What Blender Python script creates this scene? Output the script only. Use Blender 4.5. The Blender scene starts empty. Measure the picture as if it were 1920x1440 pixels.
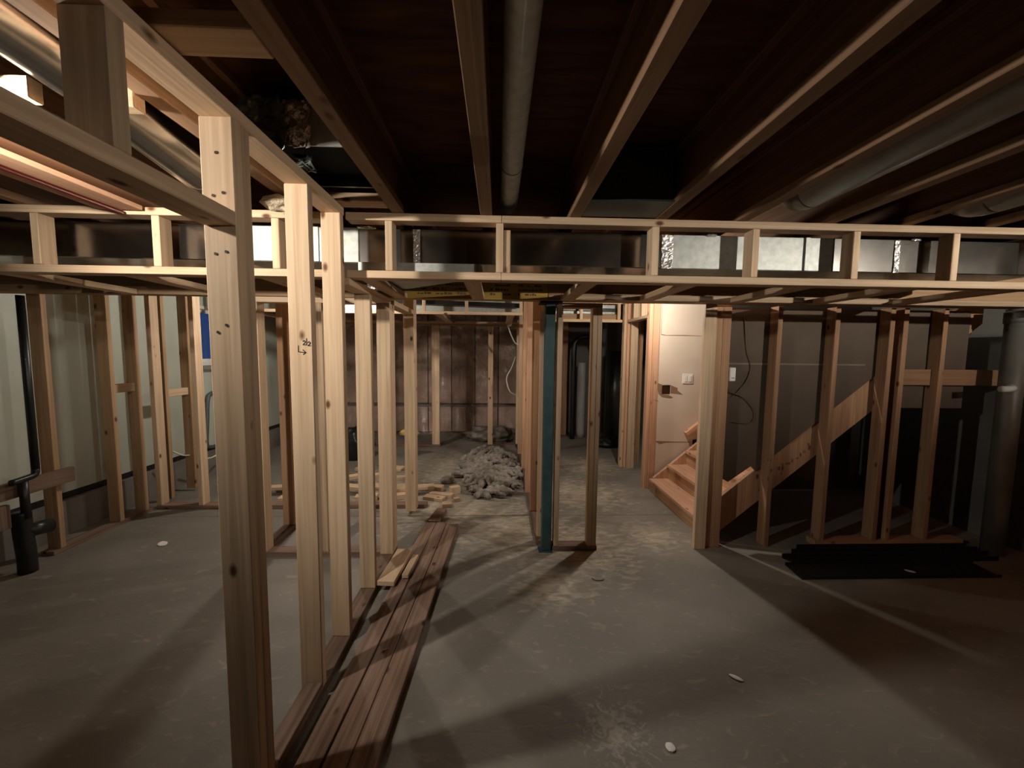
import bpy, bmesh, math, random
from mathutils import Vector, Matrix, noise

random.seed(7)
SC = bpy.context.scene
COL = SC.collection
R = math.radians

# ------------------------------------------------------------------ camera
CAM_H = 1.45
yaw, pitch, roll = R(2.06), R(4.59), R(.62)
fw = Vector((math.sin(yaw)*math.cos(pitch), math.cos(yaw)*math.cos(pitch), -math.sin(pitch)))
r0 = Vector((math.cos(yaw), -math.sin(yaw), 0)); u0 = r0.cross(fw)
cr = r0*math.cos(roll) + u0*math.sin(roll); cu = u0*math.cos(roll) - r0*math.sin(roll)
cd = bpy.data.cameras.new('camera'); cam = bpy.data.objects.new('camera', cd); COL.objects.link(cam)
m = Matrix.Identity(4)
for i in range(3):
    m[i][0], m[i][1], m[i][2] = cr[i], cu[i], -fw[i]
m.translation = (0, 0, CAM_H)
cam.matrix_world = m
cd.sensor_fit = 'HORIZONTAL'; cd.sensor_width = 36.0; cd.lens = 36.0*721/1920; cd.clip_start = .02
SC.camera = cam

# ------------------------------------------------------------------ world (dusk outside) and exposure
w = bpy.data.worlds.new('dusk'); SC.world = w; w.use_nodes = True
w.node_tree.nodes['Background'].inputs[0].default_value = (.035, .085, .26, 1)
w.node_tree.nodes['Background'].inputs[1].default_value = .15
SC.view_settings.view_transform = 'Standard'; SC.view_settings.look = 'None'
SC.view_settings.exposure = 1.75; SC.view_settings.gamma = 1.0
SC.cycles.use_denoising = True
SC.cycles.max_bounces = 6; SC.cycles.diffuse_bounces = 4; SC.cycles.glossy_bounces = 3
SC.cycles.transparent_max_bounces = 8; SC.cycles.sample_clamp_indirect = 4.0
SC.cycles.caustics_reflective = False; SC.cycles.caustics_refractive = False

# the four work lights: position, emission strength, aim of the reflector added to cut its light (None: a bare bulb)
BULBS = [((-1.50, .97, 2.035), 800, (.60, .80, .0)), ((1.32, 3.49, 2.02), 430, None),
         ((3.58, -.85, 2.112), 5200, (-.225, .445, .866)), ((-1.80, 4.00, 2.04), 450, None)]
BULB_COLOR = (1.0, .92, .79)

# ------------------------------------------------------------------ materials
def mat(name, rough=.6, metal=0., spec=.3):
    M = bpy.data.materials.new(name); M.use_nodes = True
    n = M.node_tree.nodes; b = n['Principled BSDF']
    b.inputs['Roughness'].default_value = rough; b.inputs['Metallic'].default_value = metal
    b.inputs['Specular IOR Level'].default_value = spec
    return M, n, M.node_tree.links, b

def N(n, t, **kw):
    x = n.new(t)
    for k, v in kw.items():
        setattr(x, k, v)
    return x

def ramp(n, stops):
    r = n.new('ShaderNodeValToRGB')
    e = r.color_ramp.elements
    while len(e) < len(stops): e.new(.5)
    for i, (p, c) in enumerate(stops):
        e[i].position = p; e[i].color = (*c, 1)
    return r

def offset_coords(n, l, scale):
    tc = n.new('ShaderNodeTexCoord'); oi = n.new('ShaderNodeObjectInfo')
    ml = N(n, 'ShaderNodeVectorMath', operation='SCALE'); ml.inputs[0].default_value = (31, 57, 83)
    l.new(oi.outputs['Random'], ml.inputs['Scale'])
    ad = N(n, 'ShaderNodeVectorMath', operation='ADD')
    l.new(tc.outputs['Object'], ad.inputs[0]); l.new(ml.outputs[0], ad.inputs[1])
    mp = n.new('ShaderNodeMapping'); mp.inputs['Scale'].default_value = scale
    l.new(ad.outputs[0], mp.inputs[0])
    return ad, mp, oi

def wood(name, dark, light, knot, rough=.7, knots=True, var=.18):
    """grain along the object's local z, each board with its own piece of the pattern"""
    M, n, l, b = mat(name, rough, 0, .25)
    ad, mp, oi = offset_coords(n, l, (55, 55, 1.6))
    nz = n.new('ShaderNodeTexNoise'); nz.inputs['Scale'].default_value = 1; nz.inputs['Detail'].default_value = 5; nz.inputs['Distortion'].default_value = .6
    l.new(mp.outputs[0], nz.inputs[0])
    rp = ramp(n, [(.3, dark), (.68, light)]); l.new(nz.outputs[0], rp.inputs[0])
    # broad tone along the board
    mp2 = n.new('ShaderNodeMapping'); mp2.inputs['Scale'].default_value = (9, 9, 1.1); l.new(ad.outputs[0], mp2.inputs[0])
    nz2 = n.new('ShaderNodeTexNoise'); nz2.inputs['Scale'].default_value = 1; nz2.inputs['Detail'].default_value = 2; l.new(mp2.outputs[0], nz2.inputs[0])
    hs = n.new('ShaderNodeHueSaturation')
    mr = n.new('ShaderNodeMapRange'); mr.inputs[3].default_value = 1-var; mr.inputs[4].default_value = 1+var
    l.new(nz2.outputs[0], mr.inputs[0])
    mr2 = n.new('ShaderNodeMapRange'); mr2.inputs[3].default_value = 1-var*.6; mr2.inputs[4].default_value = 1+var*.6
    l.new(oi.outputs['Random'], mr2.inputs[0])
    mu = N(n, 'ShaderNodeMath', operation='MULTIPLY'); l.new(mr.outputs[0], mu.inputs[0]); l.new(mr2.outputs[0], mu.inputs[1])
    l.new(mu.outputs[0], hs.inputs['Value']); l.new(rp.outputs[0], hs.inputs['Color'])
    out = hs.outputs[0]
    if knots:
        mp3 = n.new('ShaderNodeMapping'); mp3.inputs['Scale'].default_value = (9, 9, 5.0); l.new(ad.outputs[0], mp3.inputs[0])
        vo = n.new('ShaderNodeTexVoronoi'); vo.inputs['Scale'].default_value = 1; l.new(mp3.outputs[0], vo.inputs['Vector'])
        kr = ramp(n, [(.06, (1, 1, 1)), (.14, (0, 0, 0))]); l.new(vo.outputs['Distance'], kr.inputs[0])
        mx = N(n, 'ShaderNodeMix', data_type='RGBA'); l.new(kr.outputs[0], mx.inputs[0]); l.new(out, mx.inputs[6]); mx.inputs[7].default_value = (*knot, 1)
        out = mx.outputs[2]
    l.new(out, b.inputs['Base Color'])
    bp = n.new('ShaderNodeBump'); bp.inputs['Strength'].default_value = .12; bp.inputs['Distance'].default_value = .003
    l.new(nz.outputs[0], bp.inputs['Height']); l.new(bp.outputs[0], b.inputs['Normal'])
    return M

PINE = wood('pine_lumber', (.52, .36, .23), (.70, .52, .36), (.13, .055, .022))
PINE_ROUGH = wood('weathered_pine', (.43, .30, .19), (.61, .45, .31), (.10, .045, .02), var=.3)
FIR = wood('orange_fir', (.38, .21, .12), (.53, .32, .19), (.14, .05, .02))
DARK_FIR = wood('brown_fir', (.27, .145, .08), (.39, .225, .13), (.10, .035, .014))
PINK_FIR = wood('pinkish_fir', (.52, .28, .17), (.68, .42, .28), (.2, .07, .03))
TREATED = wood('treated_lumber', (.125, .075, .055), (.26, .17, .125), (.05, .02, .012), var=.4)
FLANGE = wood('joist_flange', (.23, .135, .08), (.33, .20, .12), (.12, .05, .02))
WEB = wood('strandboard_web', (.16, .075, .035), (.25, .13, .07), (.1, .05, .02), rough=.8, knots=False)
LVL = wood('laminated_veneer', (.40, .25, .06), (.56, .36, .09), (.1, .05, .01), knots=False, var=.35)
BEAM_WOOD = wood('beam_lumber', (.30, .18, .10), (.44, .29, .17), (.1, .04, .02))

def subfloor_mat():
    M, n, l, b = mat('plywood_subfloor', .75, 0, .2)
    tc = n.new('ShaderNodeTexCoord'); mp = n.new('ShaderNodeMapping'); mp.inputs['Scale'].default_value = (2.2, 16, 1); l.new(tc.outputs['Object'], mp.inputs[0])
    nz = n.new('ShaderNodeTexNoise'); nz.inputs['Scale'].default_value = 1; nz.inputs['Detail'].default_value = 6; nz.inputs['Distortion'].default_value = 1.2; l.new(mp.outputs[0], nz.inputs[0])
    rp = ramp(n, [(.3, (.075, .028, .016)), (.5, (.12, .05, .026)), (.72, (.19, .085, .04))]); l.new(nz.outputs[0], rp.inputs[0]); l.new(rp.outputs[0], b.inputs['Base Color'])
    return M
SUBFLOOR = subfloor_mat()

def concrete_mat():
    M, n, l, b = mat('concrete_slab', .62, 0, .35)
    tc = n.new('ShaderNodeTexCoord'); P = tc.outputs['Object']
    def noise_(scale, detail, dist=0., vec=None):
        x = n.new('ShaderNodeTexNoise'); x.inputs['Scale'].default_value = scale; x.inputs['Detail'].default_value = detail; x.inputs['Distortion'].default_value = dist
        l.new(vec or P, x.inputs[0]); return x.outputs[0]
    a = noise_(1.1, 6, .4)
    rp = ramp(n, [(.25, (.15, .133, .112)), (.5, (.21, .19, .165)), (.75, (.28, .255, .225))]); l.new(a, rp.inputs[0])
    sp = noise_(38, 4)
    r2 = ramp(n, [(.62, (0, 0, 0)), (.78, (1, 1, 1))]); l.new(sp, r2.inputs[0])
    mx = N(n, 'ShaderNodeMix', data_type='RGBA'); mx.inputs[7].default_value = (.30, .27, .23, 1)
    ml = N(n, 'ShaderNodeMath', operation='MULTIPLY'); ml.inputs[1].default_value = .5; l.new(r2.outputs[0], ml.inputs[0])
    l.new(ml.outputs[0], mx.inputs[0]); l.new(rp.outputs[0], mx.inputs[6])
    col = mx.outputs[2]
    # sawdust swept into drifts (where the saw stood, round the post, by the scrap pile)
    drift = None
    for (x, y, rad) in ((.62, 2.75, .62), (.15, 3.05, .75), (-.62, 3.55, .8), (-.55, 4.4, .7), (.35, 2.3, .35), (1.25, 2.95, .35), (-.3, 3.5, .9), (1.2, 4.9, .6), (-.5, 4.9, .9), (-1.3, 4.1, 1.0), (.9, 3.9, .7)):
        d = N(n, 'ShaderNodeVectorMath', operation='DISTANCE'); l.new(P, d.inputs[0]); d.inputs[1].default_value = (x, y, 0)
        mr = n.new('ShaderNodeMapRange'); mr.inputs[1].default_value = rad; mr.inputs[2].default_value = 0; mr.inputs[3].default_value = 0; mr.inputs[4].default_value = .40
        l.new(d.outputs['Value'], mr.inputs[0])
        if drift is None: drift = mr.outputs[0]
        else:
            mm = N(n, 'ShaderNodeMath', operation='MAXIMUM'); l.new(drift, mm.inputs[0]); l.new(mr.outputs[0], mm.inputs[1]); drift = mm.outputs[0]
    mp = n.new('ShaderNodeMapping'); mp.inputs['Scale'].default_value = (7, 15, 1); mp.inputs['Rotation'].default_value = (0, 0, .25); l.new(P, mp.inputs[0])
    sn = noise_(1.6, 8, .8, mp.outputs[0])
    ad = N(n, 'ShaderNodeMath', operation='ADD'); l.new(sn, ad.inputs[0]); l.new(drift, ad.inputs[1])
    r3 = ramp(n, [(.60, (0, 0, 0)), (1.0, (1, 1, 1))]); l.new(ad.outputs[0], r3.inputs[0])
    mx2 = N(n, 'ShaderNodeMix', data_type='RGBA'); mx2.inputs[7].default_value = (.50, .43, .33, 1)
    l.new(r3.outputs[0], mx2.inputs[0]); l.new(col, mx2.inputs[6])
    # pale scuff by the front of the slab
    d = N(n, 'ShaderNodeVectorMath', operation='DISTANCE'); l.new(P, d.inputs[0]); d.inputs[1].default_value = (.46, 1.36, 0)
    mr = n.new('ShaderNodeMapRange'); mr.inputs[1].default_value = .28; mr.inputs[2].default_value = 0; mr.inputs[3].default_value = 0; mr.inputs[4].default_value = .42; l.new(d.outputs['Value'], mr.inputs[0])
    sn2 = noise_(26, 6, 1.6)
    ad2 = N(n, 'ShaderNodeMath', operation='ADD'); l.new(sn2, ad2.inputs[0]); l.new(mr.outputs[0], ad2.inputs[1])
    r4 = ramp(n, [(.74, (0, 0, 0)), (.95, (1, 1, 1))]); l.new(ad2.outputs[0], r4.inputs[0])
    mx3 = N(n, 'ShaderNodeMix', data_type='RGBA'); mx3.inputs[7].default_value = (.36, .33, .29, 1); l.new(r4.outputs[0], mx3.inputs[0]); l.new(mx2.outputs[2], mx3.inputs[6])
    sx = n.new('ShaderNodeSeparateXYZ'); l.new(P, sx.inputs[0])
    jd = N(n, 'ShaderNodeMath', operation='SUBTRACT'); jd.inputs[1].default_value = 3.34; l.new(sx.outputs[1], jd.inputs[0])
    ja = N(n, 'ShaderNodeMath', operation='ABSOLUTE'); l.new(jd.outputs[0], ja.inputs[0])
    jl = N(n, 'ShaderNodeMath', operation='LESS_THAN'); jl.inputs[1].default_value = .006; l.new(ja.outputs[0], jl.inputs[0])
    mx4 = N(n, 'ShaderNodeMix', data_type='RGBA'); mx4.inputs[7].default_value = (.13, .115, .095, 1); l.new(jl.outputs[0], mx4.inputs[0]); l.new(mx3.outputs[2], mx4.inputs[6])
    l.new(mx4.outputs[2], b.inputs['Base Color'])
    bp = n.new('ShaderNodeBump'); bp.inputs['Strength'].default_value = .25; bp.inputs['Distance'].default_value = .01; l.new(sn, bp.inputs['Height']); l.new(bp.outputs[0], b.inputs['Normal'])
    return M
CONCRETE = concrete_mat()

def plain(name, c, rough=.6, metal=0., spec=.3, nscale=8., namt=.15, bump=.0, bscale=20., stretch=(1, 1, 1)):
    M, n, l, b = mat(name, rough, metal, spec)
    tc = n.new('ShaderNodeTexCoord'); mp = n.new('ShaderNodeMapping'); mp.inputs['Scale'].default_value = stretch; l.new(tc.outputs['Object'], mp.inputs[0])
    nz = n.new('ShaderNodeTexNoise'); nz.inputs['Scale'].default_value = nscale; nz.inputs['Detail'].default_value = 5; l.new(mp.outputs[0], nz.inputs[0])
    d = tuple(x*(1-namt) for x in c); u = tuple(min(1, x*(1+namt)) for x in c)
    rp = ramp(n, [(.3, d), (.7, u)]); l.new(nz.outputs[0], rp.inputs[0]); l.new(rp.outputs[0], b.inputs['Base Color'])
    if bump:
        n2 = n.new('ShaderNodeTexNoise'); n2.inputs['Scale'].default_value = bscale; n2.inputs['Detail'].default_value = 4; l.new(mp.outputs[0], n2.inputs[0])
        bp = n.new('ShaderNodeBump'); bp.inputs['Strength'].default_value = bump; bp.inputs['Distance'].default_value = .02; l.new(n2.outputs[0], bp.inputs['Height']); l.new(bp.outputs[0], b.inputs['Normal'])
    return M

DRYWALL = plain('drywall_face', (.66, .56, .47), .8, nscale=3, namt=.05)
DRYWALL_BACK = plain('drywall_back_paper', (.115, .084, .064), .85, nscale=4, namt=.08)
TORN = plain('torn_drywall_paper', (.27, .17, .105), .9, nscale=30, namt=.15)
GALV_DULL = plain('galvanised_dull', (.50, .52, .50), .60, .72, .5, nscale=30, namt=.14, bump=.03, bscale=5)
GALV_DARK = plain('galvanised_dusty', (.20, .185, .165), .42, .55, .5, nscale=9, namt=.15)  # darker, browner galvanised tone for the round ducts at right
GALV_MID = plain('galvanised_worn', (.42, .42, .39), .34, .85, .5, nscale=12, namt=.12)
GALV_SHINY = plain('galvanised_shiny', (.46, .44, .41), .2, 1., .5, nscale=14, namt=.12, bump=.02, bscale=3)
FOIL = plain('foil_tape', (.88, .87, .85), .22, .75, .5, nscale=20, namt=.05, bump=.6, bscale=40)
SHEET_DARK = plain('dark_sheet_metal', (.10, .115, .115), .5, .25, .5, nscale=10, namt=.1)
BLACK = plain('black_plastic', (.012, .012, .013), .38, 0, .5, nscale=10, namt=.2)
BLACK_MATTE = plain('black_steel', (.010, .010, .011), .55, .2, .4, nscale=12, namt=.3)
DARK_FOIL = plain('dark_green_duct_wrap', (.16, .18, .155), .3, .3, .5, nscale=6, namt=.3, bump=.6, bscale=9)
TEAL = plain('blue_green_post_paint', (.040, .080, .088), .45, 0, .4, nscale=14, namt=.25)
WHITE_PVC = plain('white_plastic', (.78, .77, .74), .35, 0, .5, nscale=10, namt=.03)
GREY_PVC = plain('grey_white_pipe', (.42, .43, .42), .4, 0, .5, nscale=6, namt=.08)
LEFT_WALL = plain('pale_insulation_facing', (.50, .53, .46), .45, 0, .4, nscale=2.2, namt=.14, bump=.5, bscale=5, stretch=(1, 1, .5))
RIGHT_WALL = plain('grey_poly_wall', (.16, .155, .14), .4, 0, .5, nscale=2, namt=.2, bump=.3, bscale=2)
FOUNDATION = plain('foundation_concrete', (.20, .185, .165), .85, nscale=3, namt=.2)
PINK_BATT = plain('pink_insulation', (.55, .37, .31), .9, 0, .1, nscale=2.4, namt=.3, bump=1., bscale=7, stretch=(1, 1, 1))
GREY_WOOL = plain('grey_insulation', (.33, .295, .26), .95, 0, .1, nscale=18, namt=.3, bump=.7, bscale=45)
YELLOW = plain('yellow_foam', (.62, .45, .14), .8, nscale=20, namt=.2)
PAPER = plain('white_paper_scrap', (.8, .78, .74), .8, nscale=10, namt=.04)
CREAM_WOOL = plain('cream_insulation', (.62, .52, .38), .95, nscale=16, namt=.2, bump=.8, bscale=30)
RED_PIPE = plain('red_water_pipe', (.30, .035, .03), .4, nscale=8, namt=.1)
INK = plain('black_ink', (.02, .018, .016), .7, nscale=8, namt=.1)
VOID = plain('black_duct_lining', (.008, .008, .008), .8, nscale=8, namt=.2)  # near-black colour for the shade inside the duct boot
STEEL_BRIGHT = plain('bright_steel', (.8, .8, .78), .15, 1., .5, nscale=8, namt=.05)
CABLE = plain('white_cable_jacket', (.72, .69, .62), .45, nscale=8, namt=.05)
CABLE_DARK = plain('brown_cable_jacket', (.11, .075, .05), .5, nscale=8, namt=.1)

def poly_mat():
    M = bpy.data.materials.new('clear_poly_sheet'); M.use_nodes = True
    n = M.node_tree.nodes; l = M.node_tree.links; n.clear()
    out = n.new('ShaderNodeOutputMaterial'); mx = n.new('ShaderNodeMixShader'); tr = n.new('ShaderNodeBsdfTransparent'); tr.inputs[0].default_value = (.93, .92, .9, 1)
    gl = n.new('ShaderNodeBsdfGlossy'); gl.inputs['Roughness'].default_value = .10; gl.inputs['Color'].default_value = (.9, .9, .9, 1)
    tc = n.new('ShaderNodeTexCoord'); mp = n.new('ShaderNodeMapping'); mp.inputs['Scale'].default_value = (2.4, 1, 1.3); mp.inputs['Rotation'].default_value = (0, .5, 0); l.new(tc.outputs['Object'], mp.inputs[0])
    nz = n.new('ShaderNodeTexNoise'); nz.inputs['Scale'].default_value = 2.6; nz.inputs['Detail'].default_value = 5; nz.inputs['Distortion'].default_value = 1.5; l.new(mp.outputs[0], nz.inputs[0])
    bp = n.new('ShaderNodeBump'); bp.inputs['Strength'].default_value = 1; bp.inputs['Distance'].default_value = .12; l.new(nz.outputs[0], bp.inputs['Height']); l.new(bp.outputs[0], gl.inputs['Normal'])
    mx.inputs[0].default_value = .20
    l.new(tr.outputs[0], mx.inputs[1]); l.new(gl.outputs[0], mx.inputs[2]); l.new(mx.outputs[0], out.inputs[0])
    return M
POLY = poly_mat()

def glass_mat():
    M = bpy.data.materials.new('window_glass'); M.use_nodes = True
    n = M.node_tree.nodes; l = M.node_tree.links; n.clear()
    out = n.new('ShaderNodeOutputMaterial'); mx = n.new('ShaderNodeMixShader'); tr = n.new('ShaderNodeBsdfTransparent')
    gl = n.new('ShaderNodeBsdfGlossy'); gl.inputs['Roughness'].default_value = .03
    mx.inputs[0].default_value = .06
    l.new(tr.outputs[0], mx.inputs[1]); l.new(gl.outputs[0], mx.inputs[2]); l.new(mx.outputs[0], out.inputs[0])
    return M
GLASS = glass_mat()

# ------------------------------------------------------------------ object helpers
def tag(o, label, cat=None, group=None, kind=None):
    if label: o['label'] = label
    if cat: o['category'] = cat
    if group: o['group'] = group
    if kind: o['kind'] = kind
    return o

def thing(name, label, cat, loc=(0, 0, 0), group=None, kind=None):
    o = bpy.data.objects.new(name, None); COL.objects.link(o); o.location = loc; o.empty_display_size = .1
    return tag(o, label, cat, group, kind)

def world_loc(p):
    v = Vector((0, 0, 0))
    while p is not None:
        v = v + p.location; p = p.parent
    return v

def link(name, bm, material, parent=None, mtx=None, smooth=False):
    """link a bmesh as ONE mesh object; mtx is its world placement"""
    me = bpy.data.meshes.new(name); bm.normal_update(); bm.to_mesh(me); bm.free()
    if smooth:
        for p in me.polygons: p.use_smooth = True
    for x in (material if isinstance(material, (list, tuple)) else [material]): me.materials.append(x)
    o = bpy.data.objects.new(name, me); COL.objects.link(o)
    M = (mtx or Matrix.Identity(4)).copy()
    if parent is not None:
        pm = Matrix.Identity(4); q = parent
        chain = []
        while q is not None: chain.append(q); q = q.parent
        for q in reversed(chain): pm = pm @ q.matrix_basis
        o.parent = parent; M = pm.inverted() @ M
    o.matrix_basis = M
    return o

def box_bm(sx, sy, sz, bev=.0025):
    bm = bmesh.new(); bmesh.ops.create_cube(bm, size=1); bmesh.ops.scale(bm, vec=(sx, sy, sz), verts=bm.verts)
    if bev: bmesh.ops.bevel(bm, geom=list(bm.edges), offset=min(bev, .3*min(sx, sy, sz)), segments=1, affect='EDGES')
    return bm

def lum(name, x0, x1, y0, y1, z0, z1, material=None, parent=None, bev=.0025):
    """a straight board or block given by its extents; the grain (local z) runs along the longest side"""
    s = (x1-x0, y1-y0, z1-z0); k = max(range(3), key=lambda i: s[i])
    c = Matrix.Translation(((x0+x1)/2, (y0+y1)/2, (z0+z1)/2))
    if k == 2: rot = Matrix.Identity(4); d = s
    elif k == 0: rot = Matrix(((0, 0, 1, 0), (1, 0, 0, 0), (0, 1, 0, 0), (0, 0, 0, 1))); d = (s[1], s[2], s[0])
    else: rot = Matrix(((0, 1, 0, 0), (0, 0, 1, 0), (1, 0, 0, 0), (0, 0, 0, 1))); d = (s[2], s[0], s[1])
    return link(name, box_bm(*d, bev=bev), material or PINE, parent, c @ rot)

def board(name, p0, p1, wide, thick, material=None, parent=None, side=(1, 0, 0), bev=.0025):
    """a board between two points; wide is measured along side"""
    p0, p1 = Vector(p0), Vector(p1); z = (p1-p0).normalized(); x = Vector(side); x = (x - z*x.dot(z)).normalized(); y = z.cross(x)
    M = Matrix.Identity(4)
    for i in range(3): M[i][0], M[i][1], M[i][2] = x[i], y[i], z[i]
    M.translation = (p0+p1)/2
    return link(name, box_bm(wide, thick, (p1-p0).length, bev), material or PINE, parent, M)

def prism_xz(name, pts, y0, y1, material, parent=None, bev=0):
    """polygon in x, z extruded along y"""
    bm = bmesh.new(); cx = sum(p[0] for p in pts)/len(pts); cz = sum(p[1] for p in pts)/len(pts)
    a = [bm.verts.new((p[0]-cx, y0-(y0+y1)/2, p[1]-cz)) for p in pts]
    f = bm.faces.new(a); r = bmesh.ops.extrude_face_region(bm, geom=[f])
    bmesh.ops.translate(bm, vec=(0, y1-y0, 0), verts=[v for v in r['geom'] if isinstance(v, bmesh.types.BMVert)])
    bmesh.ops.recalc_face_normals(bm, faces=bm.faces)
    if bev: bmesh.ops.bevel(bm, geom=list(bm.edges), offset=bev, segments=1, affect='EDGES')
    return link(name, bm, material, parent, Matrix.Translation((cx, (y0+y1)/2, cz)))

def tube_bm(pts, rad, seg=12, closed=False, caps=True):
    bm = bmesh.new(); pts = [Vector(p) for p in pts]; rings = []; n = len(pts)
    up = None
    for i, p in enumerate(pts):
        a = pts[max(0, i-1)]; b = pts[min(n-1, i+1)]; t = (b-a).normalized()
        if up is None:
            up = Vector((0, 0, 1)) if abs(t.z) < .9 else Vector((0, 1, 0))
        s = t.cross(up).normalized(); up = s.cross(t).normalized()
        rr = rad[i] if isinstance(rad, (list, tuple)) else rad
        rings.append([bm.verts.new(p + (s*math.cos(2*math.pi*k/seg) + up*math.sin(2*math.pi*k/seg))*rr) for k in range(seg)])
    for i in range(n-1):
        for k in range(seg):
            bm.faces.new((rings[i][k], rings[i][(k+1) % seg], rings[i+1][(k+1) % seg], rings[i+1][k]))
    if caps:
        bm.faces.new(list(reversed(rings[0]))); bm.faces.new(rings[-1])
    bmesh.ops.recalc_face_normals(bm, faces=bm.faces)
    return bm

def tube(name, pts, rad, material, parent=None, seg=14, caps=True):
    c = sum((Vector(p) for p in pts), Vector())/len(pts)
    return link(name, tube_bm([Vector(p)-c for p in pts], rad, seg, caps=caps), material, parent, Matrix.Translation(c), smooth=True)

def spline(pts, sub=6):
    """Catmull-Rom through the points"""
    P = [Vector(p) for p in pts]; P = [P[0]] + P + [P[-1]]; out = []
    for i in range(1, len(P)-2):
        for k in range(sub):
            t = k/sub; a, b, c, d = P[i-1], P[i], P[i+1], P[i+2]
            out.append(.5*((2*b) + (c-a)*t + (2*a-5*b+4*c-d)*t*t + (3*b-a-3*c+d)*t**3))
    out.append(P[-2]); return out

def lump_bm(sx, sy, sz, amp=.25, freq=3., sub=3, seed=0, flat=True):
    bm = bmesh.new(); bmesh.ops.create_icosphere(bm, subdivisions=sub, radius=1)
    for v in bm.verts:
        q = v.co*freq + Vector((seed*7.3, seed*3.1, seed*1.7))
        k = 1 + amp*(.8*noise.noise(q) + .3*noise.noise(q*2.3))
        v.co = Vector((v.co.x*sx*k, v.co.y*sy*k, v.co.z*sz*k))
        if flat and v.co.z < -sz*.6: v.co.z = -sz*.6
    return bm

def crumple_strip(name, x, y, z0, z1, wid, material, parent):
    """a strip of foil tape pressed over a vertical duct joint, wrinkled"""
    bm = bmesh.new(); nz_, nx = 26, 6; g = []
    for i in range(nz_+1):
        row = []
        for j in range(nx+1):
            u = j/nx; v = i/nz_
            q = Vector((u*4+x*9, v*14, 3.7))
            row.append(bm.verts.new(((u-.5)*wid*(1+.25*noise.noise(Vector((v*6, x, 1)))), -.004-.007*abs(noise.noise(q*1.3)), (v-.5)*(z1-z0))))
        g.append(row)
    for i in range(nz_):
        for j in range(nx): bm.faces.new((g[i][j], g[i][j+1], g[i+1][j+1], g[i+1][j]))
    r = bmesh.ops.extrude_face_region(bm, geom=list(bm.faces))
    bmesh.ops.translate(bm, vec=(0, .003, 0), verts=[v for v in r['geom'] if isinstance(v, bmesh.types.BMVert)])
    bmesh.ops.recalc_face_normals(bm, faces=bm.faces)
    return link(name, bm, material, parent, Matrix.Translation((x, y, (z0+z1)/2)))

def struct(o): o['kind'] = 'structure'; return o

ZJ = 2.118            # underside of the floor joists
ZS = 2.38             # underside of the plywood subfloor
T = .036              # lumber thickness
# ------------------------------------------------------------------ the setting
XL, XR, YF, YB = -3.40, 3.95, -1.60, 7.05
struct(lum('floor', XL-.2, XR+.2, YF-.2, YB+.2, -.1, 0, CONCRETE, bev=0)).matrix_basis = Matrix.Translation((0, 0, 0))
bpy.data.objects['floor'].data.clear_geometry()
bm = bmesh.new(); bmesh.ops.create_cube(bm, size=1)
for v in bm.verts:
    v.co = Vector((XL-.2 if v.co.x < 0 else XR+.2, YF-.2 if v.co.y < 0 else YB+.2, -.1 if v.co.z < 0 else 0))
bm.to_mesh(bpy.data.objects['floor'].data); bm.free()
struct(lum('ceiling', XL-.2, XR+.2, YF-.2, YB+.2, ZS, ZS+.03, SUBFLOOR, bev=0))
bpy.data.objects['ceiling'].rotation_euler = (0, 0, 0)
cm = bpy.data.objects['ceiling']; cm.data.clear_geometry(); cm.matrix_basis = Matrix.Translation((0, 0, ZS))
bm = bmesh.new(); bmesh.ops.create_cube(bm, size=1)
for v in bm.verts:
    v.co = Vector((XL-.2 if v.co.x < 0 else XR+.2, YF-.2 if v.co.y < 0 else YB+.2, 0 if v.co.z < 0 else .03))
bm.to_mesh(cm.data); bm.free()
# left wall with the window opening
WY0, WY1, WZ0, WZ1 = 4.50, 5.30, 1.27, 1.95
bm = bmesh.new()
def addbox(bm, x0, x1, y0, y1, z0, z1):
    r = bmesh.ops.create_cube(bm, size=1)
    for v in r['verts']:
        v.co = Vector((x0 if v.co.x < 0 else x1, y0 if v.co.y < 0 else y1, z0 if v.co.z < 0 else z1))
for b_ in ((YF, WY0, 0, ZS), (WY1, YB, 0, ZS), (WY0, WY1, 0, WZ0), (WY0, WY1, WZ1, ZS)):
    addbox(bm, XL-.2, XL, *b_)
wl_ = struct(link('wall_left', bm, LEFT_WALL))
bm = bmesh.new(); addbox(bm, XR, XR+.2, YF, YB, 0, ZS); struct(link('wall_right', bm, RIGHT_WALL))
bm = bmesh.new(); addbox(bm, XL, XR, YF-.2, YF, 0, ZS); struct(link('wall_front', bm, FOUNDATION))
# back wall: foundation with insulation batts, a dark gap between the upper and the lower row
bw = struct(bpy.data.objects.new('wall_back', None)); COL.objects.link(bw); bw.location = (0, YB, 0)
bm = bmesh.new(); addbox(bm, XL, XR, YB, YB+.2, 0, ZS); link('foundation', bm, FOUNDATION, bw)
bm = bmesh.new()
for (z0, z1) in ((.02, .47), (.54, 2.3)):
    x = XL+.05
    while x < 1.2:
        addbox(bm, x, x+.40, YB-.11, YB, z0, z1); x += .42
o = link('insulation', bm, PINK_BATT, bw); o['kind'] = 'structure'
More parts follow.
